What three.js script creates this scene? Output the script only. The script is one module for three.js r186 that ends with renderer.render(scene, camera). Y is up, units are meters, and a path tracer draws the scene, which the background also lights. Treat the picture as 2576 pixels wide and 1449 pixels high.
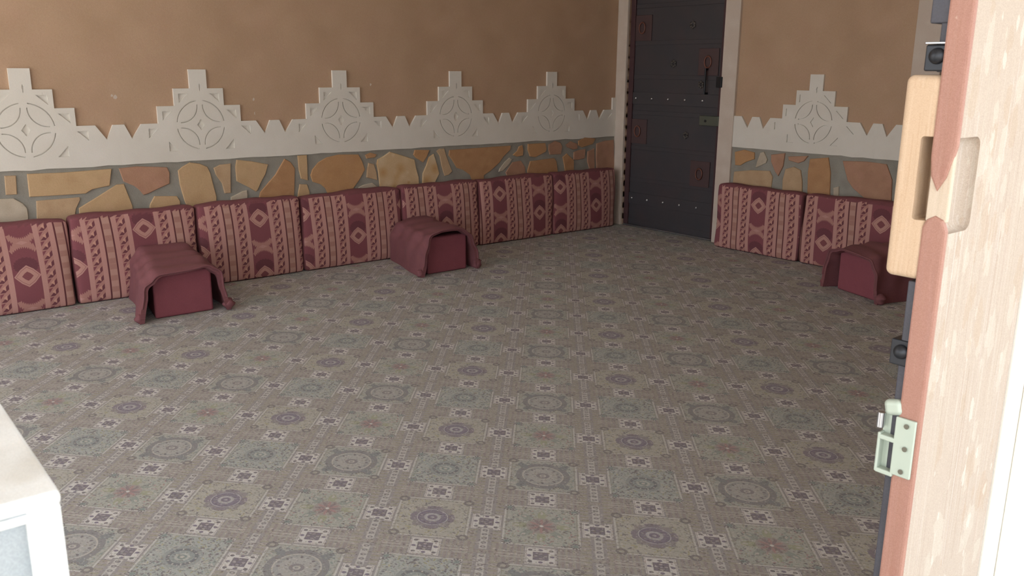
import * as THREE from 'three';
import { mergeGeometries, mergeVertices, toCreasedNormals } from 'three/addons/utils/BufferGeometryUtils.js';
import { RoundedBoxGeometry } from 'three/addons/geometries/RoundedBoxGeometry.js';
import { Brush, Evaluator, SUBTRACTION } from 'three-bvh-csg';

// ------------------------------------------------------------------ camera, sky, sun, exposure
const scene = new THREE.Scene();
const camera = new THREE.PerspectiveCamera(36.45, 2576 / 1449, 0.02, 200);
{
  const yaw = THREE.MathUtils.degToRad(39.4766), pitch = THREE.MathUtils.degToRad(14.0276), roll = THREE.MathUtils.degToRad(0.4928);
  const f = new THREE.Vector3(Math.sin(yaw) * Math.cos(pitch), -Math.sin(pitch), -Math.cos(yaw) * Math.cos(pitch));
  const r = new THREE.Vector3(Math.cos(yaw), 0, Math.sin(yaw)), u = new THREE.Vector3().crossVectors(r, f);
  const r2 = r.clone().multiplyScalar(Math.cos(roll)).addScaledVector(u, Math.sin(roll));
  const u2 = u.clone().multiplyScalar(Math.cos(roll)).addScaledVector(r, -Math.sin(roll));
  camera.quaternion.setFromRotationMatrix(new THREE.Matrix4().makeBasis(r2, u2, f.clone().negate()));
  camera.position.set(-5.731, 1.35, 5.522);
  camera.focus = 4.6; camera.userData.fStop = 26;
}
const renderer = new THREE.WebGLRenderer({ antialias: true });
renderer.toneMapping = THREE.LinearToneMapping;
renderer.toneMappingExposure = 1.35;
renderer.shadowMap.enabled = true;
{ // hazy bright desert sky: whiter towards the horizon
  const W = 64, H = 32, d = new Float32Array(W * H * 4);
  for (let y = 0; y < H; y++) {
    const e = Math.max(0, ((y + 0.5) / H - 0.5) * 2), k = Math.pow(1 - e, 2);
    for (let x = 0; x < W; x++) d.set([0.74 + 0.22 * k, 0.88 + 0.12 * k, 1.06 - 0.04 * k, 1], (y * W + x) * 4);
  }
  const t = new THREE.DataTexture(d, W, H, THREE.RGBAFormat, THREE.FloatType);
  t.mapping = THREE.EquirectangularReflectionMapping; t.magFilter = THREE.LinearFilter; t.needsUpdate = true;
  scene.background = t; scene.backgroundIntensity = 3.0;
}
const sun = new THREE.DirectionalLight(0xfff8f0, 14.0);   // from the left along the facade: it falls through the side openings onto the carpet out of view, the near door stands in open shade
sun.position.set(-19, 15, 0.6); sun.target.position.set(-5, 0, 3); sun.castShadow = true;
Object.assign(sun.shadow.camera, { left: -14, right: 14, top: 14, bottom: -14, near: 1, far: 45 }); sun.shadow.mapSize.set(2048, 2048);
scene.add(sun, sun.target);

// ------------------------------------------------------------------ helpers
let seed = 7;
const rnd = () => { seed = (seed * 1664525 + 1013904223) >>> 0; return seed / 4294967296; };
const rr = (a, b) => a + (b - a) * rnd();
const used = new Map();
function numbered(name) { const n = used.get(name) ?? 0; used.set(name, n + 1); return n ? name + '_' + String(n).padStart(3, '0') : name; }
function tag(o, label, category, group) { o.userData.label = label; if (category) o.userData.category = category; if (group) o.userData.group = group; return o; }
function lit(m) { m.castShadow = true; m.receiveShadow = true; return m; }
function obj(name, geometries, material, parent = scene) {
  const list = Array.isArray(geometries) ? geometries : [geometries];
  const g = list.length > 1 ? mergeGeometries(list.map((q) => (q.index ? q.toNonIndexed() : q))) : list[0];
  const m = lit(new THREE.Mesh(g, material));
  m.name = parent === scene ? numbered(name) : name; parent.add(m); return m;
}
function struct(name, geometries, material, label) { const m = obj(name, geometries, material); m.userData.kind = 'structure'; if (label) m.userData.label = label; return m; }
function thing(name, label, category, pos = [0, 0, 0], turn = 0, group) {
  const o = new THREE.Group(); o.name = numbered(name); o.position.set(...pos); o.rotation.y = turn; scene.add(o); return tag(o, label, category, group);
}
function metric(g, s = 1) { // uv in metres by the way each face points
  const n = g.index ? g.toNonIndexed() : g, p = n.attributes.position, uv = new Float32Array(p.count * 2), a = new THREE.Vector3(), b = new THREE.Vector3(), c = new THREE.Vector3();
  for (let i = 0; i < p.count; i += 3) {
    a.fromBufferAttribute(p, i); b.fromBufferAttribute(p, i + 1); c.fromBufferAttribute(p, i + 2);
    const q = b.clone().sub(a).cross(c.clone().sub(a)), x = Math.abs(q.x), y = Math.abs(q.y), z = Math.abs(q.z);
    [a, b, c].forEach((v, k) => { const o = (i + k) * 2; if (z >= x && z >= y) { uv[o] = v.x; uv[o + 1] = v.y; } else if (x >= y) { uv[o] = v.z; uv[o + 1] = v.y; } else { uv[o] = v.x; uv[o + 1] = v.z; } uv[o] *= s; uv[o + 1] *= s; });
  }
  n.setAttribute('uv', new THREE.BufferAttribute(uv, 2)); return n;
}
const box = (x0, x1, y0, y1, z0, z1) => metric(new THREE.BoxGeometry(x1 - x0, y1 - y0, z1 - z0).translate((x0 + x1) / 2, (y0 + y1) / 2, (z0 + z1) / 2));
const rbox = (x0, x1, y0, y1, z0, z1, r = 0.004) => metric(new RoundedBoxGeometry(x1 - x0, y1 - y0, z1 - z0, 2, r).translate((x0 + x1) / 2, (y0 + y1) / 2, (z0 + z1) / 2));
function canvas(w, h, draw) { const c = document.createElement('canvas'); c.width = w; c.height = h; draw(c.getContext('2d'), w, h); return c; }
function texture(c, sx = 1, sy = 1) {
  const t = new THREE.CanvasTexture(c); t.colorSpace = THREE.SRGBColorSpace; t.wrapS = t.wrapT = THREE.RepeatWrapping; t.repeat.set(sx, sy); t.anisotropy = 8; return t;
}
const rgb = (r, g, b, a = 1) => `rgba(${r | 0},${g | 0},${b | 0},${a})`;
function grain(x, w, h, amount) { // fine noise over everything drawn so far
  const im = x.getImageData(0, 0, w, h), d = im.data;
  for (let i = 0; i < d.length; i += 4) { const n = (rnd() - 0.5) * 2 * amount; d[i] += n; d[i + 1] += n; d[i + 2] += n; }
  x.putImageData(im, 0, 0);
}
function blotches(x, w, h, n, rmin, rmax, colours, alpha) { // soft-edged mottling that tiles
  for (let i = 0; i < n; i++) {
    const px = rnd() * w, py = rnd() * h, r = rr(rmin, rmax), c = colours[(rnd() * colours.length) | 0];
    for (const ox of [-w, 0, w]) for (const oy of [-h, 0, h]) {
      if (px + ox < -r || px + ox > w + r || py + oy < -r || py + oy > h + r) continue;
      const g = x.createRadialGradient(px + ox, py + oy, 0, px + ox, py + oy, r);
      g.addColorStop(0, rgb(...c, alpha)); g.addColorStop(1, rgb(...c, 0)); x.fillStyle = g; x.beginPath(); x.arc(px + ox, py + oy, r, 0, 7); x.fill();
    }
  }
}
const std = (o) => new THREE.MeshStandardMaterial({ roughness: 0.9, ...o });
function noiseBump(n, fine, seed0) { // grey height noise
  const s = seed; seed = seed0;
  const c = canvas(n, n, (x) => { x.fillStyle = '#808080'; x.fillRect(0, 0, n, n); blotches(x, n, n, 500, n / 60, n / 14, [[40, 40, 40], [215, 215, 215]], 0.22); grain(x, n, n, fine); });
  seed = s; const t = new THREE.CanvasTexture(c); t.wrapS = t.wrapT = THREE.RepeatWrapping; return t;
}
const bumpCoarse = noiseBump(256, 22, 11);

// ------------------------------------------------------------------ materials
const mottled = (size, base, tones, n, alpha, g, s) => { const t = texture(canvas(size, size, (x, w, h) => { x.fillStyle = rgb(...base); x.fillRect(0, 0, w, h); blotches(x, w, h, n, w / 40, w / 8, tones, alpha); grain(x, w, h, g); })); t.repeat.set(s, s); return t; };
const M = {};
M.paint = std({ map: mottled(512, [186, 157, 131], [[194, 165, 139], [178, 149, 123], [190, 157, 134]], 260, 0.35, 4, 0.7), bumpMap: bumpCoarse, bumpScale: 0.0015, roughness: 0.85 });
M.plaster = std({ map: mottled(512, [226, 222, 214], [[232, 228, 222], [218, 213, 204]], 160, 0.3, 3, 1.1), bumpMap: bumpCoarse, bumpScale: 0.0012, roughness: 0.8 });
M.frameWhite = std({ map: mottled(256, [206, 192, 180], [[222, 214, 205], [203, 193, 181]], 90, 0.3, 3, 1.5), roughness: 0.75 });
M.mortar = std({ map: mottled(512, [150, 148, 141], [[162, 160, 152], [136, 133, 126], [150, 144, 134]], 420, 0.4, 9, 1.6), bumpMap: bumpCoarse, bumpScale: 0.004, roughness: 0.95 });
M.ceiling = std({ color: 0xeceae6 });
M.sand = std({ map: mottled(512, [172, 166, 156], [[182, 176, 166], [160, 153, 142]], 300, 0.35, 9, 0.3) });
const stoneMap = (base, tones, n, a) => { const t = mottled(256, base, tones, n, a, 7, 2.2); return std({ map: t, bumpMap: bumpCoarse, bumpScale: 0.003, roughness: 0.82 }); };
M.stone = [
  [stoneMap([196, 166, 128], [[204, 174, 134], [186, 154, 116], [200, 166, 132]], 70, 0.5), stoneMap([190, 162, 130], [[200, 172, 138], [180, 150, 118]], 70, 0.5)],
  [stoneMap([188, 146, 104], [[198, 156, 112], [176, 132, 92], [186, 146, 110]], 80, 0.5), stoneMap([182, 140, 102], [[194, 154, 114], [170, 128, 92]], 80, 0.5)],
  [stoneMap([206, 178, 140], [[222, 202, 170], [186, 142, 92], [216, 192, 156]], 46, 0.75)],
  [stoneMap([190, 178, 160], [[204, 194, 178], [172, 158, 138]], 60, 0.5)],
  [stoneMap([178, 138, 114], [[188, 148, 122], [166, 126, 104], [180, 136, 118]], 70, 0.5)],
];

// patterned kilim cloth of the cushions: two columns, the second dropped by half; 0.82 m x 0.375 m
const CW = 0.82, CH = 0.375;
const clothCanvas = canvas(1640, 750, (x, W, H) => {
  const px = 2000, maroon = [136, 80, 88], deep = [116, 68, 76], pink = [196, 150, 142], pink2 = [184, 136, 128], tan = [188, 148, 134];
  x.fillStyle = rgb(...maroon); x.fillRect(0, 0, W, H);
  for (let col = 0; col < 2; col++) {
    const c0 = (0.205 + col * 0.41) * px, drop = col ? H / 2 : 0;
    // medallion column
    for (let k = -2; k <= 2; k++) {
      const cy = drop + k * H + H / 2;
      for (const s of [-1, 1]) { // dark jagged ovals each side of the diamond
        x.fillStyle = rgb(...(s < 0 ? deep : maroon)); x.beginPath();
        for (let i = 0; i <= 40; i++) { const a = (i / 40) * Math.PI * 2, j = 1 + (i % 2 ? 0.07 : -0.04), ex = c0 + Math.cos(a) * 122 * j, ey = cy + s * 118 + Math.sin(a) * 92 * j; i ? x.lineTo(ex, ey) : x.moveTo(ex, ey); }
        x.fill();
      }
    }
    for (let k = -2; k <= 2; k++) {
      const cy = drop + k * H + H / 2, jy = cy + H / 2; // crossing between the ovals
      x.strokeStyle = rgb(...pink2); x.lineWidth = 30;
      for (const s of [-1, 1]) { x.beginPath(); for (let i = 0; i <= 24; i++) { const t = i / 24 * 2 - 1, yy = jy + s * (14 + 66 * t * t) + (i % 2 ? 13 : -13); i ? x.lineTo(c0 + t * 128, yy) : x.moveTo(c0 + t * 128, yy); } x.stroke(); }
      x.fillStyle = rgb(...pink); x.beginPath(); x.moveTo(c0 - 60, jy); x.lineTo(c0, jy - 22); x.lineTo(c0 + 60, jy); x.lineTo(c0, jy + 22); x.fill();
      const dia = (rx, ry, col2) => { x.fillStyle = rgb(...col2); x.beginPath(); x.moveTo(c0 - rx, cy); x.lineTo(c0 - rx * 0.5, cy - ry * 0.62); x.lineTo(c0, cy - ry); x.lineTo(c0 + rx * 0.5, cy - ry * 0.62); x.lineTo(c0 + rx, cy); x.lineTo(c0 + rx * 0.5, cy + ry * 0.62); x.lineTo(c0, cy + ry); x.lineTo(c0 - rx * 0.5, cy + ry * 0.62); x.fill(); };
      dia(136, 124, pink); dia(118, 106, [156, 104, 102]); dia(112, 99, [196, 150, 140]); dia(58, 52, [136, 82, 86]);
    }
    // stripe group to the right of the medallion (wraps)
    const g0 = c0 + 0.066 * px;
    for (const off of [0, -W]) {
      let p = g0 + off; const stripe = (w, c) => { x.fillStyle = rgb(...c); x.fillRect(p, 0, w, H); p += w; };
      const tri = (w) => {
        stripe(w, pink2); const q = p - w, st = H / 7;
        for (let k = -1; k < 8; k++) { const y = k * st;
          x.fillStyle = rgb(...deep); x.beginPath(); x.moveTo(q + 8, y + st * 0.98); x.lineTo(q + w - 4, y + st * 0.1); x.lineTo(q + w - 4, y + st * 0.62); x.lineTo(q + w * 0.55, y + st * 0.98); x.fill();
          x.fillStyle = rgb(...maroon); x.beginPath(); x.moveTo(q + 4, y + st * 0.14); x.lineTo(q + w * 0.46, y + st * 0.06); x.lineTo(q + 4, y + st * 0.6); x.fill();
          x.fillStyle = rgb(206, 158, 142); x.beginPath(); x.moveTo(q + w * 0.3, y + st * 0.5); x.lineTo(q + w * 0.68, y + st * 0.24); x.lineTo(q + w * 0.68, y + st * 0.8); x.fill(); }
      };
      stripe(54, pink); tri(104); stripe(54, pink); stripe(18, [104, 58, 62]);
      const f0 = p; stripe(84, tan); for (let k = 0; k < 11; k++) { x.fillStyle = k % 2 ? rgb(192, 152, 140) : rgb(178, 134, 124); x.fillRect(f0 + 4, (k * H) / 11 + 3, 76, H / 11 - 6); }
      stripe(18, [104, 58, 62]); stripe(54, pink); tri(104); stripe(54, pink);
    }
  }
  x.fillStyle = 'rgba(70,30,36,0.10)'; for (let y = 0; y < H; y += 5) x.fillRect(0, y, W, 2);
  grain(x, W, H, 9);
});
M.cloth = texture(clothCanvas, 1 / CW, 1 / CH);
M.clothMaroon = std({ map: mottled(256, [124, 74, 80], [[132, 80, 86], [114, 68, 74]], 90, 0.4, 7, 3), roughness: 0.95 });
M.cover = std({ map: mottled(256, [124, 76, 82], [[132, 82, 88], [115, 69, 75], [130, 82, 84]], 90, 0.4, 6, 2.5), roughness: 0.82 });
M.coverEnd = std({ map: mottled(256, [140, 76, 87], [[148, 82, 93], [130, 70, 81]], 60, 0.35, 5, 2.5), roughness: 0.8 });

// carpet: one cell of the repeating pattern, 0.68 m a side
const carpetCanvas = canvas(1024, 1024, (x, W) => {
  const put = (u, v, f) => { for (const a of [-1, 0, 1]) for (const b of [-1, 0, 1]) { const X = (u + a) * W, Y = (v + b) * W; if (X < -260 || X > W + 260 || Y < -260 || Y > W + 260) continue; x.save(); x.translate(X, Y); f(); x.restore(); } };
  const R = (c, w, h, lw) => { if (lw) { x.strokeStyle = rgb(...c); x.lineWidth = lw; x.strokeRect(-w / 2, -h / 2, w, h); } else { x.fillStyle = rgb(...c); x.fillRect(-w / 2, -h / 2, w, h); } };
  const E = (c, rx, ry = rx, lw) => { x.beginPath(); x.ellipse(0, 0, rx, ry, 0, 0, 7); if (lw) { x.strokeStyle = rgb(...c); x.lineWidth = lw; x.stroke(); } else { x.fillStyle = rgb(...c); x.fill(); } };
  const taupe = [142, 136, 133], olive = [148, 142, 118], pale = [182, 178, 166], cream = [214, 211, 205], dark = [96, 90, 92], violet = [104, 94, 112], green = [132, 142, 130], sage = [162, 164, 154], sand = [170, 167, 152], teal = [112, 128, 122], rose = [158, 118, 114];
  x.fillStyle = rgb(...taupe); x.fillRect(0, 0, W, W);
  const flecks = (cx, cy, r, n, list, hole) => { for (let i = 0; i < n; i++) { const a = rnd() * 6.283, q = r * Math.sqrt(rr(hole, 1)), fx = (rnd() * 2 - 1) * r, fy = (rnd() * 2 - 1) * r; if (Math.hypot(fx, fy) < hole * r) continue; const c = list[(rnd() * list.length) | 0]; put(cx + fx / W, cy + fy / W, () => { x.rotate(a); x.fillStyle = rgb(...c, 0.9); x.beginPath(); x.ellipse(0, 0, rr(5, 11), rr(2.5, 5), 0, 0, 7); x.fill(); }); } };
  // bands of small blocks
  for (let i = 0; i < 64; i++) for (const v of [0.25, 0.75]) { put(v, i / 64, () => R(i % 2 ? olive : [156, 146, 138], 150, 12)); put(i / 64, v, () => R(i % 2 ? [152, 144, 130] : [140, 128, 122], 12, 150)); }
  const panels = [[0, 0, sage], [0.5, 0, [160, 167, 160]], [0, 0.5, [164, 166, 154]], [0.5, 0.5, sand]];
  for (const [u, v, c] of panels) { put(u, v, () => { R(c, 352, 352); R([196, 195, 186], 346, 346, 8); R([140, 136, 122], 326, 326, 4); }); }
  flecks(0, 0, 165, 300, [dark, green, olive, pale, teal], 0.3); flecks(0.5, 0, 165, 420, [dark, teal, green, dark, pale, [150, 146, 96]], 0.35);
  flecks(0, 0.5, 165, 300, [green, olive, dark, pale, rose], 0.3); flecks(0.5, 0.5, 165, 240, [olive, dark, pale, [160, 150, 100]], 0.45);
  // big round medallion
  put(0, 0, () => { R([122, 120, 118], 268, 90); R([122, 120, 118], 90, 268); E([118, 116, 116], 140); for (let i = 0; i < 4; i++) { x.save(); x.rotate(Math.PI / 4 + (i * Math.PI) / 2); x.translate(150, 0); E([112, 116, 116], 34, 22); x.restore(); } E(pale, 108); E([150, 150, 146], 100); E([164, 162, 156], 78); for (let i = 0; i < 8; i++) { x.save(); x.rotate((i * Math.PI) / 4); x.translate(82, 0); E(dark, 9, 6); x.restore(); } E([120, 114, 114], 34, 30); E(pale, 17, 14); E([132, 126, 124], 8); });
  // green oval medallion
  put(0.5, 0, () => { E([136, 142, 138], 88); E([94, 96, 98], 70, 66); E([132, 142, 138], 54, 50); for (let i = 0; i < 10; i++) { x.save(); x.rotate((i * Math.PI) / 5); x.translate(61, 0); E(pale, 6, 4); x.restore(); } E([168, 172, 164], 34, 30); E(teal, 22, 18); E(pale, 10); });
  // rosy star flower
  put(0, 0.5, () => { for (let i = 0; i < 8; i++) { x.save(); x.rotate((i * Math.PI) / 4); x.translate(96, 0); E(i % 2 ? green : [150, 152, 118], 40, 20); x.translate(20, 0); E(pale, 14, 7); x.restore(); } E([150, 140, 132], 70); for (let i = 0; i < 12; i++) { x.save(); x.rotate((i * Math.PI) / 6); x.translate(36, 0); E(i % 2 ? rose : [126, 108, 108], 26, 8); x.restore(); } E(cream, 9); });
  // violet square medallion
  put(0.5, 0.5, () => { R([134, 126, 124], 170, 170); for (let i = 0; i < 4; i++) { x.save(); x.rotate((i * Math.PI) / 2); x.translate(88, 0); E([118, 108, 116], 18, 40); x.restore(); } E(violet, 78, 76); E([176, 172, 172], 72, 70, 5); E([112, 102, 118], 56, 54); E([170, 166, 168], 40, 38); E(violet, 24, 22); E([150, 142, 148], 9); });
  // rings at the panel corners
  for (const [u, v] of [[0.5, 0.5], [0, 0]]) for (const [sx, sy] of [[1, 1], [-1, 1], [1, -1], [-1, -1]]) put(u + sx * 0.155, v + sy * 0.155, () => { E([106, 100, 96], 27, 25); E([162, 156, 142], 13, 11); });
  for (const [u, v] of [[0.5, 0], [0, 0.5]]) for (const [sx, sy] of [[1, 1], [-1, 1], [1, -1], [-1, -1]]) put(u + sx * 0.15, v + sy * 0.15, () => { for (let i = 0; i < 9; i++) { x.save(); x.rotate(i * 0.7); x.translate(20, 0); E(dark, 6, 5); x.restore(); } E(teal, 13); });
  // white squares with dark hearts, and the chains between them
  for (let i = 0; i < 4; i++) for (let j = 0; j < 4; j++) {
    if ((i + j) % 2 === 0) continue;
    put(i / 4, j / 4, () => { R(taupe, 152, 152); R(cream, 136, 136); R([160, 152, 150], 126, 126, 3); for (const [a, b] of [[-46, -46], [46, -46], [-46, 46], [46, 46], [0, -48], [0, 48], [-50, 0], [50, 0]]) { x.save(); x.translate(a, b); E(a * b ? dark : violet, 10, 8); x.restore(); } R([100, 90, 96], 68, 64); for (let k = 0; k < 9; k++) { x.save(); x.translate(((k % 3) - 1) * 21, (((k / 3) | 0) - 1) * 20); E(k % 2 ? [150, 138, 142] : violet, 8, 6); x.restore(); } });
  }
  for (const u of [0.25, 0.75]) for (const v of [0.145, 0.355, 0.645, 0.855]) {
    if (Math.abs(((u * 4) % 2) - 1) < 0.1) put(u, v, () => { R(taupe, 70, 190); R([188, 185, 179], 36, 176); for (let k = 0; k < 5; k++) { x.save(); x.translate(0, -70 + k * 35); E([118, 112, 112], 13, 9); E(k % 2 ? [164, 156, 152] : pale, 5, 4); x.restore(); } });
    put(v < 0.25 || (v > 0.5 && v < 0.75) ? v - 0.02 : v + 0.02, u, () => { R(pale, 130, 6); x.translate(0, 22); R([164, 158, 150], 130, 10); x.translate(0, -44); R([164, 158, 150], 130, 10); });
  }
  for (let i = 0; i < 1500; i++) { const c = [dark, pale, green, rose, cream, olive][(rnd() * 6) | 0]; x.fillStyle = rgb(...c, 0.5); x.fillRect(rnd() * W, rnd() * W, rr(3, 9), rr(3, 7)); }
  x.fillStyle = rgb(192, 197, 202, 0.36); x.fillRect(0, 0, W, W);
  for (let i = 0; i < 4200; i++) { const c = [dark, pale, green, cream, olive, [120, 112, 112]][(rnd() * 6) | 0]; x.fillStyle = rgb(...c, 0.45); x.fillRect(rnd() * W, rnd() * W, rr(4, 12), rr(3, 8)); }
  grain(x, W, W, 16);
});
M.carpet = std({ map: texture(carpetCanvas), bumpMap: bumpCoarse, bumpScale: 0.002, roughness: 1 });

// timber
function woodCanvas(base, streaks, patches, w = 512, h = 1024) {
  return canvas(w, h, (x) => {
    x.fillStyle = rgb(...base); x.fillRect(0, 0, w, h);
    for (let i = 0; i < 420; i++) { const c = streaks[(rnd() * streaks.length) | 0], px = rnd() * w, py = rnd() * h, l = rr(60, 420); x.strokeStyle = rgb(...c, rr(0.15, 0.5)); x.lineWidth = rr(1, 5); x.beginPath(); x.moveTo(px, py); x.bezierCurveTo(px + rr(-6, 6), py + l * 0.3, px + rr(-6, 6), py + l * 0.6, px + rr(-4, 4), py + l); x.stroke(); }
    for (const [n, c, a, rmin, rmax] of patches) for (let i = 0; i < n; i++) { const px = rnd() * w, py = rnd() * h, r = rr(rmin, rmax); x.fillStyle = rgb(...c, a); x.beginPath(); for (let k = 0; k < 14; k++) { const t = (k / 14) * 6.283, q = r * rr(0.5, 1.1); k ? x.lineTo(px + Math.cos(t) * q * 0.6, py + Math.sin(t) * q * 1.3) : x.moveTo(px + q * 0.6, py); } x.fill(); }
    grain(x, w, h, 9);
  });
}
M.weathered = std({ map: texture(woodCanvas([170, 156, 143], [[182, 170, 158], [158, 141, 126], [174, 160, 147], [182, 174, 166]], [[70, [192, 184, 174], 0.3, 8, 46], [46, [164, 141, 121], 0.3, 8, 46], [30, [204, 199, 192], 0.4, 4, 20]]), 3.2, 1.4), bumpMap: bumpCoarse, bumpScale: 0.002, roughness: 0.9 });
M.redPaint = std({ map: texture(woodCanvas([156, 114, 100], [[166, 124, 110], [146, 104, 90], [160, 120, 108]], [[14, [192, 170, 154], 0.5, 2, 8], [16, [146, 102, 88], 0.3, 4, 18]]), 3, 2), roughness: 0.6 });
M.bareWood = std({ map: texture(woodCanvas([190, 164, 138], [[198, 174, 150], [180, 152, 124]], [[14, [204, 186, 164], 0.3, 8, 26]]), 4, 3), roughness: 0.8 });
M.wornWood = std({ map: texture(woodCanvas([192, 176, 158], [[202, 188, 172], [178, 160, 140]], []), 4, 3), roughness: 0.9 });
M.blackIron = std({ color: 0x2c2e33, roughness: 0.38, metalness: 0.55 });
M.darkBoard = std({ map: mottled(256, [62, 62, 70], [[70, 70, 80], [54, 52, 58]], 60, 0.4, 4, 3), roughness: 0.6 });
M.doorDark = std({ map: mottled(512, [66, 64, 69], [[70, 66, 71], [60, 62, 69], [72, 65, 69]], 120, 0.4, 3, 1.2), roughness: 0.55 });
M.doorRed = std({ map: mottled(256, [80, 62, 64], [[86, 66, 68], [72, 56, 58]], 60, 0.4, 3, 2), roughness: 0.6 });
M.doorEdge = std({ color: 0x4a3236, roughness: 0.6 });
M.ring = std({ color: 0x80564b, roughness: 0.4, metalness: 0.5 });
M.stud = std({ color: 0xb9bcc2, roughness: 0.2, metalness: 0.9 });
M.rosette = std({ color: 0x55514f, roughness: 0.5, metalness: 0.3 });
M.lockPlate = std({ color: 0x5e6258, roughness: 0.45, metalness: 0.3 });
M.keeper = std({ color: 0xaeb9ad, roughness: 0.45, metalness: 0.15 });
M.screw = std({ color: 0x6c6a60, roughness: 0.4, metalness: 0.7 });
M.whitewash = std({ map: mottled(512, [226, 229, 230], [[238, 240, 241], [190, 188, 182], [208, 205, 198]], 160, 0.4, 8, 5), bumpMap: bumpCoarse, bumpScale: 0.002 });
M.greyPanel = std({ map: mottled(256, [150, 156, 160], [[176, 176, 174], [132, 140, 146]], 60, 0.5, 7, 6) });
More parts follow.
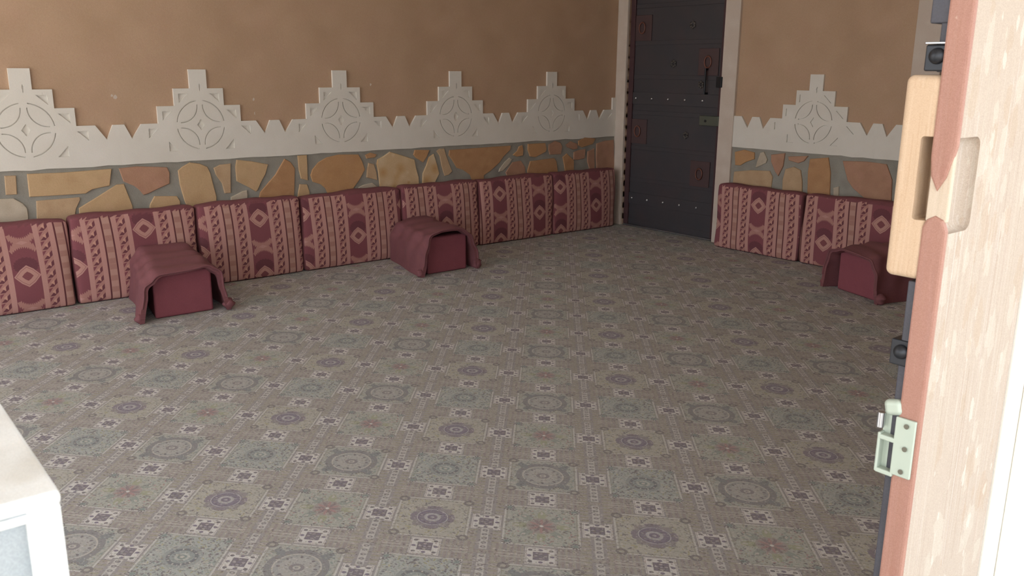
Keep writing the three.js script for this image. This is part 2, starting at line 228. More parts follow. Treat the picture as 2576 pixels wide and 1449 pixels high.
const STONES_BACK = [
  [0,-4.826,0.755,-4.774,0.753,-4.78,0.652,-4.831,0.653],
  [0,-4.719,0.759,-4.539,0.754,-4.266,0.76,-4.286,0.665,-4.385,0.65,-4.424,0.628,-4.601,0.63,-4.721,0.633],
  [4,-4.228,0.76,-4.123,0.765,-3.946,0.749,-3.934,0.717,-3.94,0.65,-4.009,0.625,-4.075,0.598,-4.099,0.593,-4.12,0.624,-4.148,0.651,-4.208,0.683],
  [0,-4.687,0.604,-4.46,0.606,-4.457,0.595,-4.486,0.543,-4.505,0.462,-4.698,0.471],
  [0,-4.246,0.665,-4.207,0.666,-4.17,0.529,-4.173,0.465,-4.473,0.477,-4.47,0.542,-4.355,0.604],
  [3,-4.865,0.63,-4.799,0.628,-4.756,0.596,-4.738,0.567,-4.737,0.521,-4.743,0.468,-4.957,0.481,-4.94,0.629],
  [0,-4.036,0.577,-3.902,0.566,-3.885,0.534,-3.891,0.465,-4.078,0.475,-4.066,0.531],
  [0,-3.881,0.726,-3.853,0.747,-3.805,0.771,-3.744,0.759,-3.698,0.737,-3.682,0.697,-3.653,0.542,-3.654,0.474,-3.836,0.475,-3.855,0.531,-3.877,0.641],
  [0,-3.655,0.727,-3.614,0.744,-3.547,0.748,-3.559,0.56,-3.595,0.561,-3.607,0.625,-3.643,0.683],
  [0,-3.503,0.769,-3.408,0.755,-3.293,0.728,-3.314,0.669,-3.354,0.607,-3.374,0.567,-3.387,0.556,-3.432,0.588,-3.512,0.634,-3.514,0.726],
  [3,-3.556,0.531,-3.475,0.563,-3.45,0.565,-3.448,0.533,-3.456,0.476,-3.564,0.478],
  [1,-3.171,0.758,-3.132,0.735,-3.103,0.692,-3.118,0.509,-3.126,0.451,-3.38,0.47,-3.358,0.546,-3.243,0.656],
  [0,-3.075,0.773,-3.011,0.774,-3.013,0.602,-3.058,0.618,-3.071,0.677],
  [0,-3.07,0.579,-3.019,0.573,-3.004,0.521,-3.008,0.449,-3.095,0.448,-3.086,0.519],
  [1,-2.977,0.671,-2.929,0.719,-2.866,0.749,-2.771,0.765,-2.61,0.757,-2.582,0.707,-2.562,0.649,-2.607,0.582,-2.659,0.524,-2.672,0.45,-2.847,0.456,-2.881,0.537,-2.917,0.569,-2.977,0.591,-2.991,0.634],
  [1,-2.555,0.749,-2.515,0.762,-2.469,0.749,-2.48,0.732,-2.546,0.727],
  [0,-2.532,0.691,-2.492,0.68,-2.474,0.621,-2.468,0.567,-2.551,0.591,-2.544,0.643],
  [3,-2.619,0.525,-2.573,0.539,-2.507,0.546,-2.472,0.518,-2.469,0.446,-2.637,0.452],
  [2,-2.46,0.713,-2.403,0.737,-2.356,0.763,-2.293,0.744,-2.209,0.717,-2.144,0.695,-2.129,0.626,-2.109,0.56,-2.107,0.514,-2.106,0.439,-2.438,0.448,-2.45,0.548,-2.458,0.629,-2.467,0.678],
  [1,-2.149,0.732,-2.137,0.763,-2.011,0.757,-2.034,0.712,-2.068,0.673,-2.128,0.708],
  [2,-2.012,0.706,-1.972,0.727,-1.945,0.652,-1.924,0.576,-1.964,0.513,-1.971,0.438,-2.078,0.442,-2.07,0.585,-2.035,0.648],
  [0,-1.941,0.748,-1.914,0.762,-1.873,0.76,-1.854,0.7,-1.802,0.584,-1.833,0.561,-1.868,0.555,-1.897,0.637,-1.911,0.71],
  [1,-1.827,0.749,-1.667,0.75,-1.466,0.753,-1.214,0.754,-1.218,0.725,-1.286,0.676,-1.332,0.626,-1.424,0.566,-1.494,0.532,-1.494,0.473,-1.596,0.474,-1.628,0.547,-1.696,0.59,-1.759,0.61,-1.797,0.666,-1.835,0.712],
  [3,-1.23,0.656,-1.208,0.645,-1.238,0.607,-1.306,0.558,-1.34,0.554,-1.332,0.573,-1.273,0.629],
  [1,-1.13,0.741,-1.098,0.75,-1.086,0.711,-1.092,0.669,-1.152,0.664,-1.193,0.678,-1.148,0.707],
  [4,-1.197,0.619,-1.11,0.625,-1.067,0.573,-1.062,0.537,-1.066,0.477,-1.24,0.482,-1.268,0.54],
  [1,-1.036,0.758,-0.849,0.756,-0.834,0.709,-0.843,0.688,-0.956,0.648,-1.013,0.658,-1.037,0.712],
  [4,-0.806,0.744,-0.738,0.769,-0.679,0.752,-0.658,0.722,-0.671,0.658,-0.794,0.661,-0.809,0.705],
  [1,-1.012,0.616,-0.744,0.627,-0.719,0.599,-0.702,0.521,-0.7,0.466,-1.038,0.482,-1.039,0.543],
  [4,-0.614,0.731,-0.559,0.758,-0.482,0.733,-0.481,0.696,-0.527,0.691,-0.593,0.712],
  [1,-0.468,0.758,-0.397,0.784,-0.266,0.771,-0.296,0.728,-0.425,0.704,-0.467,0.724],
  [1,-0.645,0.631,-0.601,0.658,-0.518,0.594,-0.516,0.524,-0.519,0.468,-0.61,0.471,-0.623,0.556],
  [4,-0.516,0.664,-0.455,0.68,-0.383,0.684,-0.39,0.609,-0.462,0.599,-0.519,0.602],
  [4,-0.351,0.663,-0.276,0.686,-0.267,0.557,-0.267,0.482,-0.312,0.485,-0.352,0.577],
  [4,-0.248,0.726,-0.142,0.747,-0.039,0.75,-0.023,0.535,-0.018,0.458,-0.236,0.461,-0.248,0.609],
];
const STONES_RIGHT = [
  [1,1.306,0.739,1.39,0.761,1.485,0.747,1.489,0.701,1.416,0.674,1.362,0.641,1.318,0.64],
  [3,1.54,0.751,1.569,0.759,1.604,0.705,1.595,0.679,1.507,0.635,1.516,0.678],
  [4,1.637,0.744,1.753,0.763,1.745,0.667,1.711,0.593,1.684,0.621,1.642,0.693],
  [0,1.309,0.586,1.466,0.611,1.636,0.621,1.664,0.578,1.659,0.506,1.665,0.439,1.318,0.405,1.304,0.5],
  [0,1.77,0.649,1.837,0.67,1.896,0.65,1.915,0.573,1.921,0.513,1.928,0.439,1.761,0.435,1.754,0.566],
  [4,1.784,0.74,1.946,0.758,1.917,0.721,1.873,0.703,1.792,0.716],
  [1,1.965,0.74,2.109,0.761,2.137,0.653,2.144,0.533,2.153,0.451,1.973,0.439,1.958,0.646],
  [4,2.221,0.747,2.398,0.757,2.545,0.751,2.596,0.651,2.606,0.523,2.612,0.469,2.482,0.462,2.319,0.566,2.272,0.618],
  [3,2.174,0.55,2.21,0.564,2.214,0.526,2.215,0.468,2.184,0.464],
];

// ------------------------------------------------------------------ the room shell
const XL = -8.2, ZF = 4.80, ZO = 5.084, H = 3.1;      // left wall, inner face of the front wall, outer face of the door leaf, ceiling
const floor = struct('floor', box(XL - 0.25, 0.3, -0.25, -0.012, -0.25, 5.1), M.sand);
const wallBack = struct('wall_back', box(XL - 0.25, 0.0, 0, H, -0.25, 0), M.paint, 'sand brown painted wall above the stone band');
const DZ0 = 0.115, DZ1 = 1.137, DH = 2.12;            // doorway in the right wall
const wallRight = struct('wall_right', [box(0, 0.3, 0, H, -0.25, DZ0), box(0, 0.3, DH, H, DZ0, DZ1), box(0, 0.3, 0, H, DZ1, 5.1)], M.paint, 'sand brown painted wall with the dark door');
const LO = [[0.3, 2.35], [2.65, 4.65]], LY0 = 0.1, LY1 = 2.8; // two tall openings to the side yard
struct('wall_left', [box(XL - 0.25, XL, 0, H, 0, LO[0][0]), box(XL - 0.25, XL, 0, H, LO[0][1], LO[1][0]), box(XL - 0.25, XL, 0, H, LO[1][1], 5.1), ...LO.flatMap(([a, b]) => [box(XL - 0.25, XL, 0, LY0, a, b), box(XL - 0.25, XL, LY1, H, a, b)])], M.paint);
const OX0 = -6.05, OX1 = -3.80, OH = 2.35;            // doorway the picture is taken through
const WX0 = -7.75, WX1 = -6.65, WY0 = 0.75, WY1 = 2.15; // window left of it
struct('wall_front', [box(XL, WX0, 0, H, ZF, 5.1), box(WX0, WX1, 0, WY0, ZF, 5.1), box(WX0, WX1, WY1, H, ZF, 5.1), box(WX1, OX0, 0, H, ZF, 5.1), box(OX0, OX1, OH, H, ZF, 5.1), box(OX1, 0, 0, H, ZF, 5.1)], M.paint);
struct('ceiling', box(XL - 0.25, 0.3, H, H + 0.25, -0.25, 5.1), M.ceiling);
struct('ground', [box(-40, 40, -0.3, -0.05, 5.1, 60), box(-40, XL - 0.25, -0.3, -0.05, -40, 5.1)], M.sand);
struct('porch_roof', box(-9.5, 1.0, 2.72, 2.87, 5.1, 7.4), M.ceiling);
struct('yard_wall', box(-40, 40, -0.05, 2.4, 24, 24.3), M.plaster);
struct('window_1', [box(WX0, WX1, WY0, WY0 + 0.05, 4.93, 4.98), box(WX0, WX1, WY1 - 0.05, WY1, 4.93, 4.98), box(WX0, WX0 + 0.05, WY0 + 0.05, WY1 - 0.05, 4.93, 4.98), box(WX1 - 0.05, WX1, WY0 + 0.05, WY1 - 0.05, 4.93, 4.98)], M.weathered);

// pale scuffs on the paint, where the plaster shows
function scuff(x, y, w, h, parent) {
  const s = new THREE.Shape(); for (let k = 0; k < 9; k++) { const t = (k / 9) * 6.283, q = rr(0.6, 1.1); k ? s.lineTo(x + Math.cos(t) * w * q, y + Math.sin(t) * h * q) : s.moveTo(x + w * q, y); }
  return metric(new THREE.ExtrudeGeometry(s, { depth: 0.0012, bevelEnabled: false }).translate(0, 0, 0.0002));
}
for (const c of [[-4.203, 1.172, 0.012, 0.016], [-4.222, 1.183, 0.008, 0.009], [-3.357, 1.06, 0.003, 0.012], [-3.358, 1.148, 0.008, 0.012], [-2.49, 1.238, 0.008, 0.01]]) obj('plaster_chip', scuff(...c), M.frameWhite, wallBack);

// ------------------------------------------------------------------ stone band: mortar bed with flat stones set proud of it
const SB = 0.779; // its top
const bandBack = obj('mortar_bed', box(XL, 0, 0, SB + 0.004, 0, 0.007), M.mortar, wallBack);
const bandRight = obj('mortar_bed', box(-0.007, 0, 0, SB + 0.004, 1.272, ZF), M.mortar, wallRight);
function stoneGeometry(flat, dx) {
  const s = new THREE.Shape(), c = [0, 0], n = flat.length / 2;
  for (let i = 0; i < n; i++) { c[0] += flat[2 * i] / n; c[1] += flat[2 * i + 1] / n; }
  for (let i = 0; i < n; i++) { const x = c[0] + (flat[2 * i] - c[0]) * 0.975 + dx, y = c[1] + (flat[2 * i + 1] - c[1]) * 0.975; i ? s.lineTo(x, y) : s.moveTo(x, y); }
  return new THREE.ExtrudeGeometry(s, { depth: 0.008 + rr(0, 0.004), bevelEnabled: true, bevelSegments: 1, bevelSize: 0.003, bevelThickness: 0.003, curveSegments: 1 });
}
function layStone([tone, ...flat], parent, onRight, dx = 0) {
  const list = M.stone[tone], g = stoneGeometry(flat, dx);
  const m = obj('stone', g, list[(rnd() * list.length) | 0], parent);
  if (onRight) { m.rotation.y = -Math.PI / 2; m.position.x = -0.004; } else m.position.z = 0.004;
  return m;
}
for (const s of STONES_BACK) layStone(s, wallBack, false);
for (const [i, dx] of [[1, -0.62], [3, -0.55], [2, -1.12], [6, -0.95], [7, -1.5], [4, -1.15], [9, -2.3], [14, -3.5], [8, -2.6], [3, -1.9], [1, -2.0], [4, -2.6], [11, -3.7], [1, -2.75], [5, -2.4]]) layStone(STONES_BACK[i], wallBack, false, dx);
for (const s of STONES_RIGHT) layStone(s, wallRight, true);
for (const [i, dx] of [[6, 1.22], [7, 1.05], [3, 1.95], [0, 2.0], [2, 1.9], [6, 2.2], [7, 1.95], [4, 2.6]]) layStone(STONES_RIGHT[i], wallRight, true, dx);

// ------------------------------------------------------------------ white carved plaster frieze with stepped merlons
const F = { t: 0.0536, w2: 0.1544, w3: 0.2589, w4: 0.3596, v: 0.4177, half: 0.48848, tooth: 0.0323, ht: 1.334, h2: 1.2205, h3: 1.1168, h4: 1.0151, hv: 0.9308 };
function outline() { // right half going down, then the bottom, then the left half
  const r = [[F.t, F.ht], [F.t, F.h2], [F.w2, F.h2], [F.w2, F.h3], [F.w3, F.h3], [F.w3, F.h4], [F.w4, F.h4], [F.v, F.hv], [F.half - F.tooth, F.h4], [F.half, F.h4]];
  const p = [...r]; for (let i = 0; i <= 12; i++) p.push([F.half - (i / 12) * 2 * F.half, SB + (i % 12 ? rr(-0.003, 0.004) : 0)]);
  for (let i = r.length - 1; i >= 0; i--) p.push([-r[i][0], r[i][1]]);
  return p;
}
function clip(p, c, s) { // keep s * x <= s * c
  const out = [];
  p.forEach((a, i) => { const b = p[(i + 1) % p.length], ia = s * a[0] <= s * c, ib = s * b[0] <= s * c; if (ia) out.push(a); if (ia !== ib) { const t = (c - a[0]) / (b[0] - a[0]); out.push([c, a[1] + t * (b[1] - a[1])]); } });
  return out;
}
function arcBand(cx, cy, r, a0, a1, w) { const p = []; for (let i = 0; i <= 12; i++) { const a = a0 + ((a1 - a0) * i) / 12; p.push([cx + Math.cos(a) * (r + w / 2), cy + Math.sin(a) * (r + w / 2)]); } for (let i = 12; i >= 0; i--) { const a = a0 + ((a1 - a0) * i) / 12; p.push([cx + Math.cos(a) * (r - w / 2), cy + Math.sin(a) * (r - w / 2)]); } return p; }
function carving() { // cut-outs of the face layer
  const h = [], cy = 1.0;
  for (const s of [-1, 1]) {
    for (const [w, y] of [[F.w2, F.h2], [F.w3, F.h3], [F.w4 - 0.012, F.h4]]) h.push([[s * (w - 0.028), y - 0.03], [s * (w - 0.088), y - 0.03], [s * (w - 0.028), y - 0.085]]);
    h.push([[s * 0.205, 0.845], [s * 0.148, 0.845], [s * 0.205, 0.905]]);
  }
  for (let q = 0; q < 4; q++) {
    const a = (q * Math.PI) / 2;
    h.push(arcBand(0, cy, 0.148, a + 0.14, a + Math.PI / 2 - 0.14, 0.006));
    const ox = Math.cos(a + Math.PI / 4) * 0.165, oy = cy + Math.sin(a + Math.PI / 4) * 0.165;
    h.push(arcBand(ox, oy, 0.1, a + Math.PI * 1.25 - 0.85, a + Math.PI * 1.25 + 0.85, 0.006));
  }
  h.push([[-0.024, cy], [0, cy - 0.034], [0.024, cy], [0, cy + 0.034]]);
  h.push([[0.008, 1.2], [0.002, 1.235], [0.008, 1.25], [0.013, 1.235]]);
  return h;
}
const shapeOf = (p) => { const s = new THREE.Shape(); p.forEach(([a, b], i) => (i ? s.lineTo(a, b) : s.moveTo(a, b))); return s; };
function merlon(parent, at, from, to, onRight) {
  let p = outline(); if (from > -F.half) p = clip(p, from, -1); if (to < F.half) p = clip(p, to, 1);
  const face = shapeOf(p);
  for (const h of carving()) if (h.every(([a]) => a > from + 0.004 && a < to - 0.004)) face.holes.push(shapeOf(h));
  const g = mergeGeometries([metric(new THREE.ExtrudeGeometry(shapeOf(p), { depth: 0.007, bevelEnabled: false })), metric(new THREE.ExtrudeGeometry(face, { depth: 0.009, bevelEnabled: false }).translate(0, 0, 0.007))]);
  const m = obj('merlon_panel', g, M.plaster, parent);
  if (onRight) { m.rotation.y = -Math.PI / 2; m.position.set(0, 0, at); } else m.position.set(at, 0, 0);
}
const friezeBack = new THREE.Group(); friezeBack.name = 'trim_1'; friezeBack.userData = { kind: 'structure', label: 'white carved plaster frieze with stepped merlons on the back wall' }; scene.add(friezeBack);
for (let k = -3; k <= 5; k++) { const at = -0.7862 + (k - 4) * 0.97697; merlon(friezeBack, at, Math.max(-F.half, XL - at), Math.min(F.half, 0 - at), false); }
const friezeRight = new THREE.Group(); friezeRight.name = 'trim_2'; friezeRight.userData = { kind: 'structure', label: 'white carved plaster frieze with one full stepped merlon right of the dark door' }; scene.add(friezeRight);
for (const at of [0.98735, 1.96432, 2.94129]) merlon(friezeRight, at, Math.max(-F.half, 1.272 - at), Math.min(F.half, 2.643 - at), true);
struct('trim_3', rbox(-0.022, 0.004, 0, 2.35, 2.643, 2.83, 0.004), M.frameWhite, 'plain white upright plaster strip on the right wall beside the near door');

// ------------------------------------------------------------------ dark studded door at the far corner
const trimDoor = struct('trim_4', [rbox(-0.024, 0.09, 0, DH + 0.13, 0.0, DZ0, 0.004), rbox(-0.024, 0.09, 0, DH + 0.13, DZ1, 1.276, 0.004), rbox(-0.024, 0.09, DH, DH + 0.13, DZ0, DZ1, 0.004)], M.frameWhite, 'white plaster surround of the dark door');
{
  const d = new THREE.Group(); d.name = 'door_1'; d.userData = { kind: 'structure', label: 'dark studded door with ring knockers in the white surround at the corner' }; scene.add(d);
  const X = 0.03; // its face
  obj('leaf', rbox(X + 0.006, X + 0.05, 0.012, DH, DZ0, DZ1, 0.003), M.doorDark, d);
  for (const [a, b] of [[DZ0, DZ0 + 0.05], [DZ1 - 0.05, DZ1]]) obj('edge_strip', rbox(X - 0.012, X + 0.006, 0.012, DH, a, b, 0.003), M.doorEdge, d);
  for (const y of [0.249, 1.118, 1.99]) {
    const st = obj('strap', rbox(X - 0.004, X + 0.006, y - 0.05, y + 0.05, DZ0 + 0.05, DZ1 - 0.05, 0.002), M.doorDark, d);
    for (let k = 0; k < 5; k++) obj('stud', new THREE.SphereGeometry(0.013, 14, 8, 0, 6.283, 0, Math.PI / 2).rotateZ(Math.PI / 2).translate(X - 0.004, y, 0.204 + k * 0.181), M.stud, st);
  }
  for (const y of [0.03, 0.4, 0.68, 0.98, 1.28, 1.56, 1.86]) obj('rail', rbox(X, X + 0.006, y, y + 0.035, DZ0 + 0.05, DZ1 - 0.05, 0.002), M.doorDark, d);
  for (const [z, y] of [[0.247, 1.70], [0.962, 1.42], [0.239, 0.836], [0.939, 0.529]]) {
    const p = obj('knocker_plate', rbox(X - 0.004, X + 0.006, y - 0.105, y + 0.105, Math.max(DZ0 + 0.05, z - 0.1), Math.min(DZ1 - 0.05, z + 0.1), 0.003), M.doorRed, d);
    obj('ring', new THREE.TorusGeometry(0.033, 0.005, 8, 24).scale(1, 1.35, 1).rotateY(Math.PI / 2).translate(X - 0.012, y, z), M.ring, p);
  }
  for (const [z, y] of [[0.781, 1.711], [0.6, 1.408], [0.897, 1.244], [0.767, 0.834]]) {
    const petals = []; for (let k = 0; k < 6; k++) petals.push(new THREE.SphereGeometry(0.012, 8, 5).scale(0.4, 1, 1).translate(X - 0.001, y + Math.cos(k * 1.047) * 0.02, z + Math.sin(k * 1.047) * 0.02));
    obj('rosette', petals, M.rosette, d);
  }
  obj('pull_bar', [new THREE.CylinderGeometry(0.008, 0.008, 0.2, 10).translate(X - 0.03, 1.27, 0.96), rbox(X - 0.03, X + 0.004, 1.355, 1.372, 0.952, 0.968, 0.002), rbox(X - 0.03, X + 0.004, 1.168, 1.185, 0.952, 0.968, 0.002)], M.blackIron, d);
  const lp = obj('lock_case', rbox(X - 0.03, X + 0.004, 0.924, 1.003, 0.923, 1.116, 0.006), M.lockPlate, d);
  obj('keyhole', new THREE.CylinderGeometry(0.011, 0.011, 0.004, 12).rotateZ(Math.PI / 2).translate(X - 0.031, 0.961, 0.987), M.blackIron, lp);
  obj('latch', rbox(X - 0.07, X - 0.05, 1.226, 1.308, 1.10, 1.15, 0.004), M.blackIron, d);
  obj('threshold', rbox(X - 0.02, X + 0.06, -0.012, 0.011, DZ0, DZ1, 0.003), M.stud, d);
}

// ------------------------------------------------------------------ carpet
{
  const g = box(XL, 0, -0.012, 0, 0, ZF), p = g.attributes.position, uv = g.attributes.uv;
  for (let i = 0; i < p.count; i++) { const a = (p.getX(i) + 4.352) / 0.456, b = (p.getZ(i) - 2.963) / 0.506; uv.setXY(i, (a + b) / 2, (b - a) / 2); }
  tag(obj('carpet', g, M.carpet), 'grey green wall to wall carpet with squares and round medallions', 'carpet');
}

// ------------------------------------------------------------------ back cushions
function cushionParts(w, h, t, u0, v0, lean) { // a soft block: returns the patterned front and the plain rest
  const g = new THREE.BoxGeometry(w, h, t, 26, 20, 6), p = g.attributes.position, r = 0.024, ease = (v, half) => half * Math.sin((v / half) * Math.PI * 0.5) * 0.6 + v * 0.4;
  const k1 = rr(0, 6), k2 = rr(0, 6), k3 = rr(0, 6), sag = rr(0.002, 0.008);
  for (let i = 0; i < p.count; i++) {
    const X = ease(p.getX(i), w / 2), Y = ease(p.getY(i), h / 2), Z = p.getZ(i), cl = (v, m) => Math.max(-m, Math.min(m, v));
    const c = new THREE.Vector3(cl(X, w / 2 - r), cl(Y, h / 2 - r), cl(Z, t / 2 - r)), q = new THREE.Vector3(X, Y, Z).sub(c);
    if (q.lengthSq() > 1e-9) q.normalize().multiplyScalar(r); q.add(c);
    const nx = q.x / (w / 2), ny = q.y / (h / 2);
    const belly = Math.max(0, 1 - nx ** 4) * Math.max(0, 1 - ny ** 4);
    if (q.z > 0) q.z += 0.014 * belly + 0.004 * Math.sin(nx * 4 + k1) * Math.sin(ny * 3 + k2);
    q.y += (ny > 0 ? 1 : 0) * (-sag * Math.cos(nx * 3 + k3) * ny + 0.003 * Math.sin(nx * 9 + k1) * ny - 0.006 * nx ** 8);
    q.x += 0.004 * Math.sin(ny * 3.2 + k2) * Math.abs(nx);
    q.z -= lean * (ny + 1) * 0.5 * 0.02;
    p.setXYZ(i, q.x, q.y + h / 2, q.z);
  }
  const sum = new Map(), key = (i) => [p.getX(i), p.getY(i), p.getZ(i)].map((v) => Math.round(v * 5e3)).join(), a = new THREE.Vector3(), b = new THREE.Vector3(), c = new THREE.Vector3(), ix = g.index;
  for (let i = 0; i < ix.count; i += 3) { const f = [0, 1, 2].map((k) => ix.getX(i + k)); a.fromBufferAttribute(p, f[0]); b.fromBufferAttribute(p, f[1]); c.fromBufferAttribute(p, f[2]); const n = b.clone().sub(a).cross(c.clone().sub(a)); for (const v of f) { const q = key(v); sum.set(q, (sum.get(q) ?? new THREE.Vector3()).add(n)); } }
  const split = [[], []];
  for (const gr of g.groups) for (let i = gr.start; i < gr.start + gr.count; i += 3) { const f = [ix.getX(i), ix.getX(i + 1), ix.getX(i + 2)], y = (p.getY(f[0]) + p.getY(f[1]) + p.getY(f[2])) / 3; split[gr.materialIndex === 4 && y < h - 0.02 ? 0 : 1].push(...f); } // the plain top comes a little over the edge
  return split.map((list, side) => {
    const o = new THREE.BufferGeometry(), P = [], N = [], U = [];
    for (const v of list) { const n = sum.get(key(v)).clone().normalize(), x = p.getX(v), y = p.getY(v), z = p.getZ(v); P.push(x, y, z); N.push(n.x, n.y, n.z); side ? U.push(x + z, y - z) : U.push(x + u0 + 0.02 * Math.pow(y / h, 2), y + v0); }
    o.setAttribute('position', new THREE.Float32BufferAttribute(P, 3)); o.setAttribute('normal', new THREE.Float32BufferAttribute(N, 3)); o.setAttribute('uv', new THREE.Float32BufferAttribute(U, 2)); return o;
  });
}
const clothMat = std({ map: M.cloth, roughness: 0.95, bumpMap: (() => { const t = bumpCoarse.clone(); t.repeat.set(6, 6); return t; })(), bumpScale: 0.001 });
function backCushion(label, group, onRight, from, to, med, diamond, h, off) { // med: centre of a medallion column along the wall, diamond: height of a diamond in it
  const w = to - from + 0.002, mid = (from + to) / 2, t = 0.095;
  const o = thing('back_cushion', label, 'cushion', onRight ? [-t / 2 - off, 0, mid] : [mid, 0, t / 2 + off], onRight ? -Math.PI / 2 : 0, group);
  const [front, rest] = cushionParts(w, h, t, mid - med + CW * 0.25, -diamond + CH / 2, 1);   // the first column of the cloth sits at CW / 4
  obj('front_panel', front, clothMat, o); obj('body', rest, M.clothMaroon, o);
  return o;
}
const GB = 'patterned back cushions standing along the back wall', GR = 'patterned back cushions standing along the right wall';
backCushion('maroon kilim back cushion on the back wall just beyond the left edge of view', GB, false, -6.025, -5.30, -5.6, 0.2, 0.515, 0.046);
[['leftmost maroon kilim back cushion in view, cut by the left edge', -5.29, -4.565, -4.797, 0.21, 0.51],
  ['maroon kilim back cushion right behind the nearest covered armrest', -4.555, -3.835, -4.139, 0.408, 0.518],
  ['maroon kilim back cushion right of the nearest armrest, diamond at its upper middle', -3.822, -3.13, -3.417, 0.399, 0.52],
  ['maroon kilim back cushion just left of the middle armrest, diamond low in its middle', -3.12, -2.336, -2.706, 0.204, 0.517],
  ['maroon kilim back cushion behind the middle armrest', -2.327, -1.632, -1.945, 0.205, 0.522],
  ['maroon kilim back cushion with two medallion columns right of the middle armrest', -1.622, -0.853, -1.42, 0.395, 0.52],
  ['last maroon kilim back cushion on the back wall, in the corner by the door', -0.845, -0.11, -0.768, 0.399, 0.518],
].forEach(([l, a, b, m, d, h]) => backCushion(l, GB, false, a, b, m, d, h, 0.046));
[['maroon kilim back cushion on the right wall beside the dark door', 1.262, 2.012, 1.666, 0.372, 0.505],
  ['maroon kilim back cushion behind the armrest on the right wall', 2.026, 2.76, 2.225, 0.176, 0.512],
  ['maroon kilim back cushion on the right wall, hidden by the near door post', 2.77, 3.5, 3.0, 0.3, 0.515],
  ['maroon kilim back cushion on the right wall nearest the front wall', 3.51, 4.24, 3.8, 0.3, 0.515],
].forEach(([l, a, b, m, d, h]) => backCushion(l, GR, true, a, b, m, d, h, 0.062));

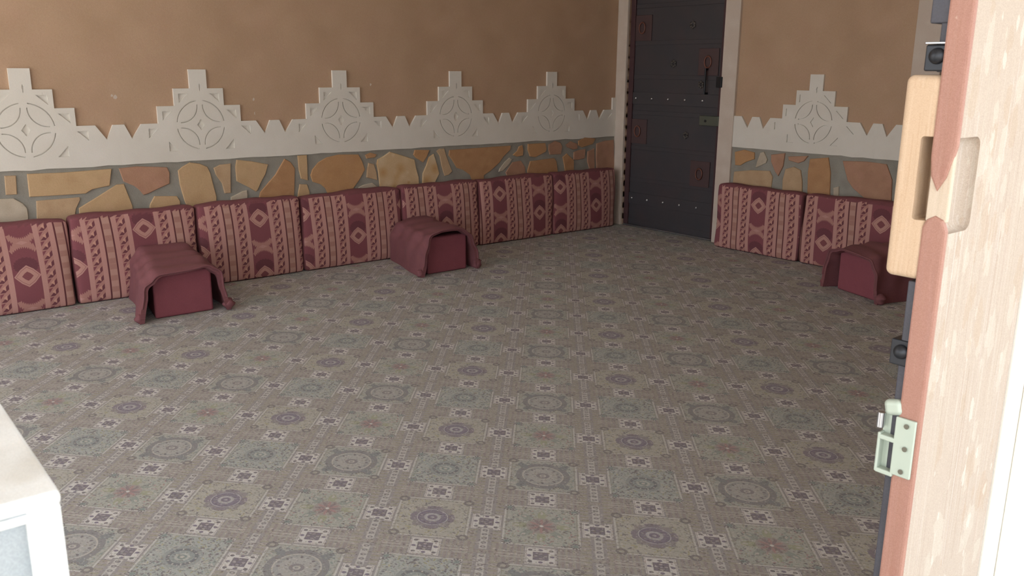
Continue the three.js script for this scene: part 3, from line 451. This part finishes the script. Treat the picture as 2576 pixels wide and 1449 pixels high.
// ------------------------------------------------------------------ covered armrest bolsters
function bolster(label, pos, turn, skew, flip, len = 0.6) { // local z runs from the wall (0) to the open end (len)
  const o = thing('armrest_bolster', label, 'armrest', pos, turn, 'covered armrests on the carpet');
  const body = new RoundedBoxGeometry(0.325, 0.25, len - 0.04, 3, 0.014).translate(0, 0.126, (len - 0.04) / 2);
  { const p = body.attributes.position; for (let i = 0; i < p.count; i++) p.setX(i, p.getX(i) + skew * (1 - p.getZ(i) / len)); body.computeVertexNormals(); }
  obj('body', metric(body), M.coverEnd, o);
  // cover: an arched cloth with thickness, loose at the sides, wrinkled along the top
  const NS = 60, NT = 34, P = [], U = [], I = [], k = flip * 2.1;
  const ring = (s, t, inner) => {
    const z = t * (len + 0.012), W = 0.212 + 0.018 * t + 0.006 * Math.sin(t * 7 + k), Hh = 0.286 + 0.006 * Math.sin(3 * t + k) - 0.006 * t;
    const a = Math.PI * (1 - s), n = 0.46, ca = Math.cos(a), sa = Math.sin(a);
    let x = Math.sign(ca) * Math.pow(Math.abs(ca), n) * W, y = Math.pow(Math.max(0, sa), n * 1.15) * Hh; y += 0.014 * sa * sa * (1 - 0.5 * t); const low = Math.pow(1 - Math.min(1, y / Hh), 3);
    const wr = 0.006 * Math.sin(9 * t + 6 * s + k) * Math.sin(5 * s + k) + 0.005 * Math.sin(22 * t - 9 * s + 2 * k) * (1 - low) + 0.004 * Math.sin(31 * s + k);
    x += Math.sign(ca) * (low * (0.008 + 0.016 * t * t) + wr); y += wr * (y > 0.12 ? 1 : 0.2);
    if (t > 0.9) { const e = (t - 0.9) * 10; y += e * 0.010 * Math.sin(7 * s + k) * (1 - low); }
    if (inner) { x -= Math.sign(ca) * Math.min(Math.abs(x), 0.026) * (0.35 + 0.65 * Math.abs(ca)); y -= 0.015 * Math.min(1, y / 0.2); }
    return [x + skew * (1 - z / len), Math.max(y, 0.002), z];
  };
  for (const inner of [0, 1]) for (let j = 0; j <= NT; j++) for (let i = 0; i <= NS; i++) { const q = ring(i / NS, j / NT, inner); P.push(...q); U.push((i / NS) * 0.9, q[2]); }
  const id = (inner, j, i) => inner * (NT + 1) * (NS + 1) + j * (NS + 1) + i;
  for (let j = 0; j < NT; j++) for (let i = 0; i < NS; i++) { const [a, b, c, d] = [id(0, j, i), id(0, j, i + 1), id(0, j + 1, i + 1), id(0, j + 1, i)]; I.push(a, d, c, a, c, b); const [e, f, g, h] = [id(1, j, i), id(1, j, i + 1), id(1, j + 1, i + 1), id(1, j + 1, i)]; I.push(e, g, h, e, f, g); }
  for (let i = 0; i < NS; i++) { I.push(id(0, NT, i), id(1, NT, i), id(1, NT, i + 1), id(0, NT, i), id(1, NT, i + 1), id(0, NT, i + 1)); I.push(id(0, 0, i), id(1, 0, i + 1), id(1, 0, i), id(0, 0, i), id(0, 0, i + 1), id(1, 0, i + 1)); }
  for (const i of [0, NS]) for (let j = 0; j < NT; j++) I.push(id(0, j, i), id(1, j, i), id(1, j + 1, i), id(0, j, i), id(1, j + 1, i), id(0, j + 1, i));
  const g = new THREE.BufferGeometry(); g.setAttribute('position', new THREE.Float32BufferAttribute(P, 3)); g.setAttribute('uv', new THREE.Float32BufferAttribute(U, 2)); g.setIndex(I);
  obj('cloth_cover', toCreasedNormals(g, 0.9), std({ ...{}, map: M.cover.map, roughness: 0.82, side: THREE.DoubleSide }), o);
  // turned hem of the cover over the open end and its gathered corner at the floor
  const hem = []; for (let i = 2; i <= NS - 2; i++) { const q = ring(i / NS, 1, 0); hem.push(new THREE.Vector3(q[0] * 0.985, q[1] - 0.004, q[2] + 0.001)); }
  obj('hem', new THREE.TubeGeometry(new THREE.CatmullRomCurve3(hem), 90, 0.0065, 6), M.cover, o);
  for (const s of [-1, 1]) { const q = ring(s < 0 ? 0 : 1, 1, 0), c = new THREE.SphereGeometry(1, 14, 10).scale(s > 0 ? 0.032 : 0.022, s > 0 ? 0.034 : 0.026, s > 0 ? 0.032 : 0.026), p = c.attributes.position; for (let i = 0; i < p.count; i++) p.setX(i, p.getX(i) * (1 + 0.25 * Math.sin(p.getY(i) * 160 + k))); c.computeVertexNormals(); obj('gathered_corner', c.translate(q[0] - s * 0.006, s > 0 ? 0.034 : 0.027, len - 0.012), M.cover, o); }
  return o;
}
bolster('nearest maroon covered armrest, on the carpet at the left', [-4.15, 0, 0.155], 0, 0.10, 1);
bolster('maroon covered armrest in the middle of the back wall row', [-2.36, 0, 0.165], 0, 0.11, 2);
bolster('maroon covered armrest on the right wall beside the near door post', [-0.25, 0, 2.944], -Math.PI / 2 - 0.328, 0.0, 3, 0.52);

// ------------------------------------------------------------------ the near door leaf, seen at its edge
{
  const XE = -4.735, d = new THREE.Group(); d.name = 'door_2'; d.userData = { kind: 'structure', label: 'sun bleached timber door leaf with lock block at the right edge' }; scene.add(d);
  const ev = new Evaluator(); ev.attributes = ['position', 'normal', 'uv'];
  const cut = (a, b, m) => { const A = new Brush(a), B = new Brush(b); A.updateMatrixWorld(); B.updateMatrixWorld(); return metric(ev.evaluate(A, B, SUBTRACTION).geometry); };
  const pill = (x0, x1, y0, y1, z0, z1, r) => new RoundedBoxGeometry(x1 - x0, y1 - y0, z1 - z0, 4, r).translate((x0 + x1) / 2, (y0 + y1) / 2, (z0 + z1) / 2);
  obj('stile', cut(new RoundedBoxGeometry(0.237, 2.3, 0.026, 2, 0.0025).translate(XE + 0.1185, 1.16, ZO - 0.013), pill(XE - 0.012, XE + 0.052, 1.174, 1.281, ZO - 0.014, ZO + 0.03, 0.012)), M.weathered, d);
  obj('panel_board', rbox(XE + 0.239, OX1, 0.01, 2.31, ZO - 0.024, ZO + 0.004, 0.003), M.plaster, d);
  obj('panel_batten', rbox(XE + 0.285, XE + 0.345, 0.01, 2.31, ZO + 0.004, ZO + 0.016, 0.003), M.plaster, d);
  // red painted edge: above and below the worn notch at the lock
  const red = (pts) => metric(new THREE.ExtrudeGeometry(shapeOf(pts), { depth: 0.003, bevelEnabled: true, bevelSize: 0.003, bevelThickness: 0.003, bevelSegments: 2 }).rotateY(-Math.PI / 2).translate(XE + 0.001, 0, 0)), za = ZO - 0.0255, zb = ZO - 0.0035;
  obj('edge_strip', red([[za, 2.31], [za, 1.26], [ZO - 0.023, 1.238], [ZO - 0.017, 1.225], [ZO - 0.011, 1.238], [zb, 1.272], [zb, 2.31]]), M.redPaint, d);
  obj('edge_strip', red([[za, 0.01], [zb, 0.01], [zb, 1.176], [ZO - 0.008, 1.187], [ZO - 0.015, 1.19], [ZO - 0.022, 1.186], [za, 1.178]]), M.redPaint, d);
  obj('worn_edge', rbox(XE - 0.002, XE + 0.006, 1.186, 1.272, ZO - 0.027, ZO - 0.003, 0.002), M.wornWood, d);
  // wooden lock block on the inner face
  obj('lock_block', cut(new RoundedBoxGeometry(0.16, 0.232, 0.043, 4, 0.0085).translate(XE + 0.076, 1.232, ZO - 0.0465), pill(XE - 0.03, XE + 0.03, 1.186, 1.281, ZO - 0.0415, ZO - 0.018, 0.004)), M.bareWood, d);
  // dark backing and iron bosses on the inner face
  obj('backing_board', rbox(XE + 0.001, OX1, 0.01, 1.113, ZO - 0.039, ZO - 0.027, 0.002), M.darkBoard, d);
  obj('backing_board', rbox(XE + 0.001, OX1, 1.351, 2.3, ZO - 0.037, ZO - 0.027, 0.002), M.darkBoard, d);
  const boss = (y0, y1, z0) => {
    const g = obj('iron_boss', rbox(XE - 0.001, XE + 0.05, y0, y1, z0, ZO - 0.027, 0.002), M.blackIron, d);
    obj('dome_stud', new THREE.SphereGeometry(0.009, 18, 10, 0, 6.283, 0, Math.PI / 2).rotateZ(Math.PI / 2).translate(XE - 0.001, (y0 + y1) / 2 + 0.002, ZO - 0.036), M.blackIron, g);
    return g;
  };
  boss(1.352, 1.3805, ZO - 0.05); boss(1.008, 1.04, ZO - 0.05);
  obj('boss_cap', rbox(XE - 0.004, XE + 0.05, 1.381, 1.3835, ZO - 0.05, ZO - 0.027, 0.001), M.stud, d);
  obj('iron_strap', rbox(XE - 0.001, XE + 0.2, 1.403, 1.47, ZO - 0.049, ZO - 0.027, 0.002), M.darkBoard, d);
  // pale metal keeper of a rim lock on the edge
  const kx = XE - 0.009, z = (v) => ZO + v;
  const kp = obj('lock_keeper', [rbox(kx, kx + 0.004, 0.8725, 0.9475, z(-0.029), z(-0.004), 0.0015), rbox(kx, kx + 0.012, 0.8685, 0.8745, z(-0.048), z(-0.026), 0.0015), rbox(kx, kx + 0.012, 0.9125, 0.919, z(-0.048), z(-0.026), 0.0015),
    rbox(kx, kx + 0.013, 0.869, 0.921, z(-0.0495), z(-0.0455), 0.0018), rbox(kx + 0.011, kx + 0.014, 0.87, 0.947, z(-0.049), z(-0.027), 0.001)], M.keeper, d);
  obj('keeper_cap', new RoundedBoxGeometry(0.014, 0.02, 0.023, 4, 0.0065).rotateX(-0.25).translate(kx + 0.008, 0.9555, z(-0.0355)), M.keeper, kp);
  obj('keeper_roller', new THREE.CylinderGeometry(0.0045, 0.0045, 0.019, 14).translate(kx + 0.005, 0.936, z(-0.0495)), M.stud, kp);
  for (const [a, b] of [[-0.0145, 0.939], [-0.0135, 0.91], [-0.015, 0.88]]) obj('screw', new THREE.CylinderGeometry(0.0032, 0.0026, 0.0018, 12).rotateZ(Math.PI / 2).translate(kx - 0.0006, b, z(a)), M.screw, kp);
}

// ------------------------------------------------------------------ whitewashed ledge of the low half door at the left
{
  const X1 = -5.653, top = 1.149, Z1 = 5.08, o = thing('half_door', 'sunlit whitewashed half door end with ledge in the lower left corner', 'half door', [X1, 0, Z1]);
  obj('leaf', rbox(-0.30, -0.0005, 0.002, top - 0.006, -0.30, -0.004, 0.003), M.greyPanel, o);
  obj('stile', rbox(-0.0155, 0, 0.002, top - 0.0065, -0.012, 0.0015, 0.0025), M.whitewash, o);
  obj('ledge', rbox(-0.302, 0.0005, top - 0.008, top, -0.302, 0.002, 0.003), M.whitewash, o);
  obj('rail', rbox(-0.30, -0.013, top - 0.0125, top - 0.0085, -0.01, 0.003, 0.0018), M.whitewash, o);
}
renderer.render(scene, camera);
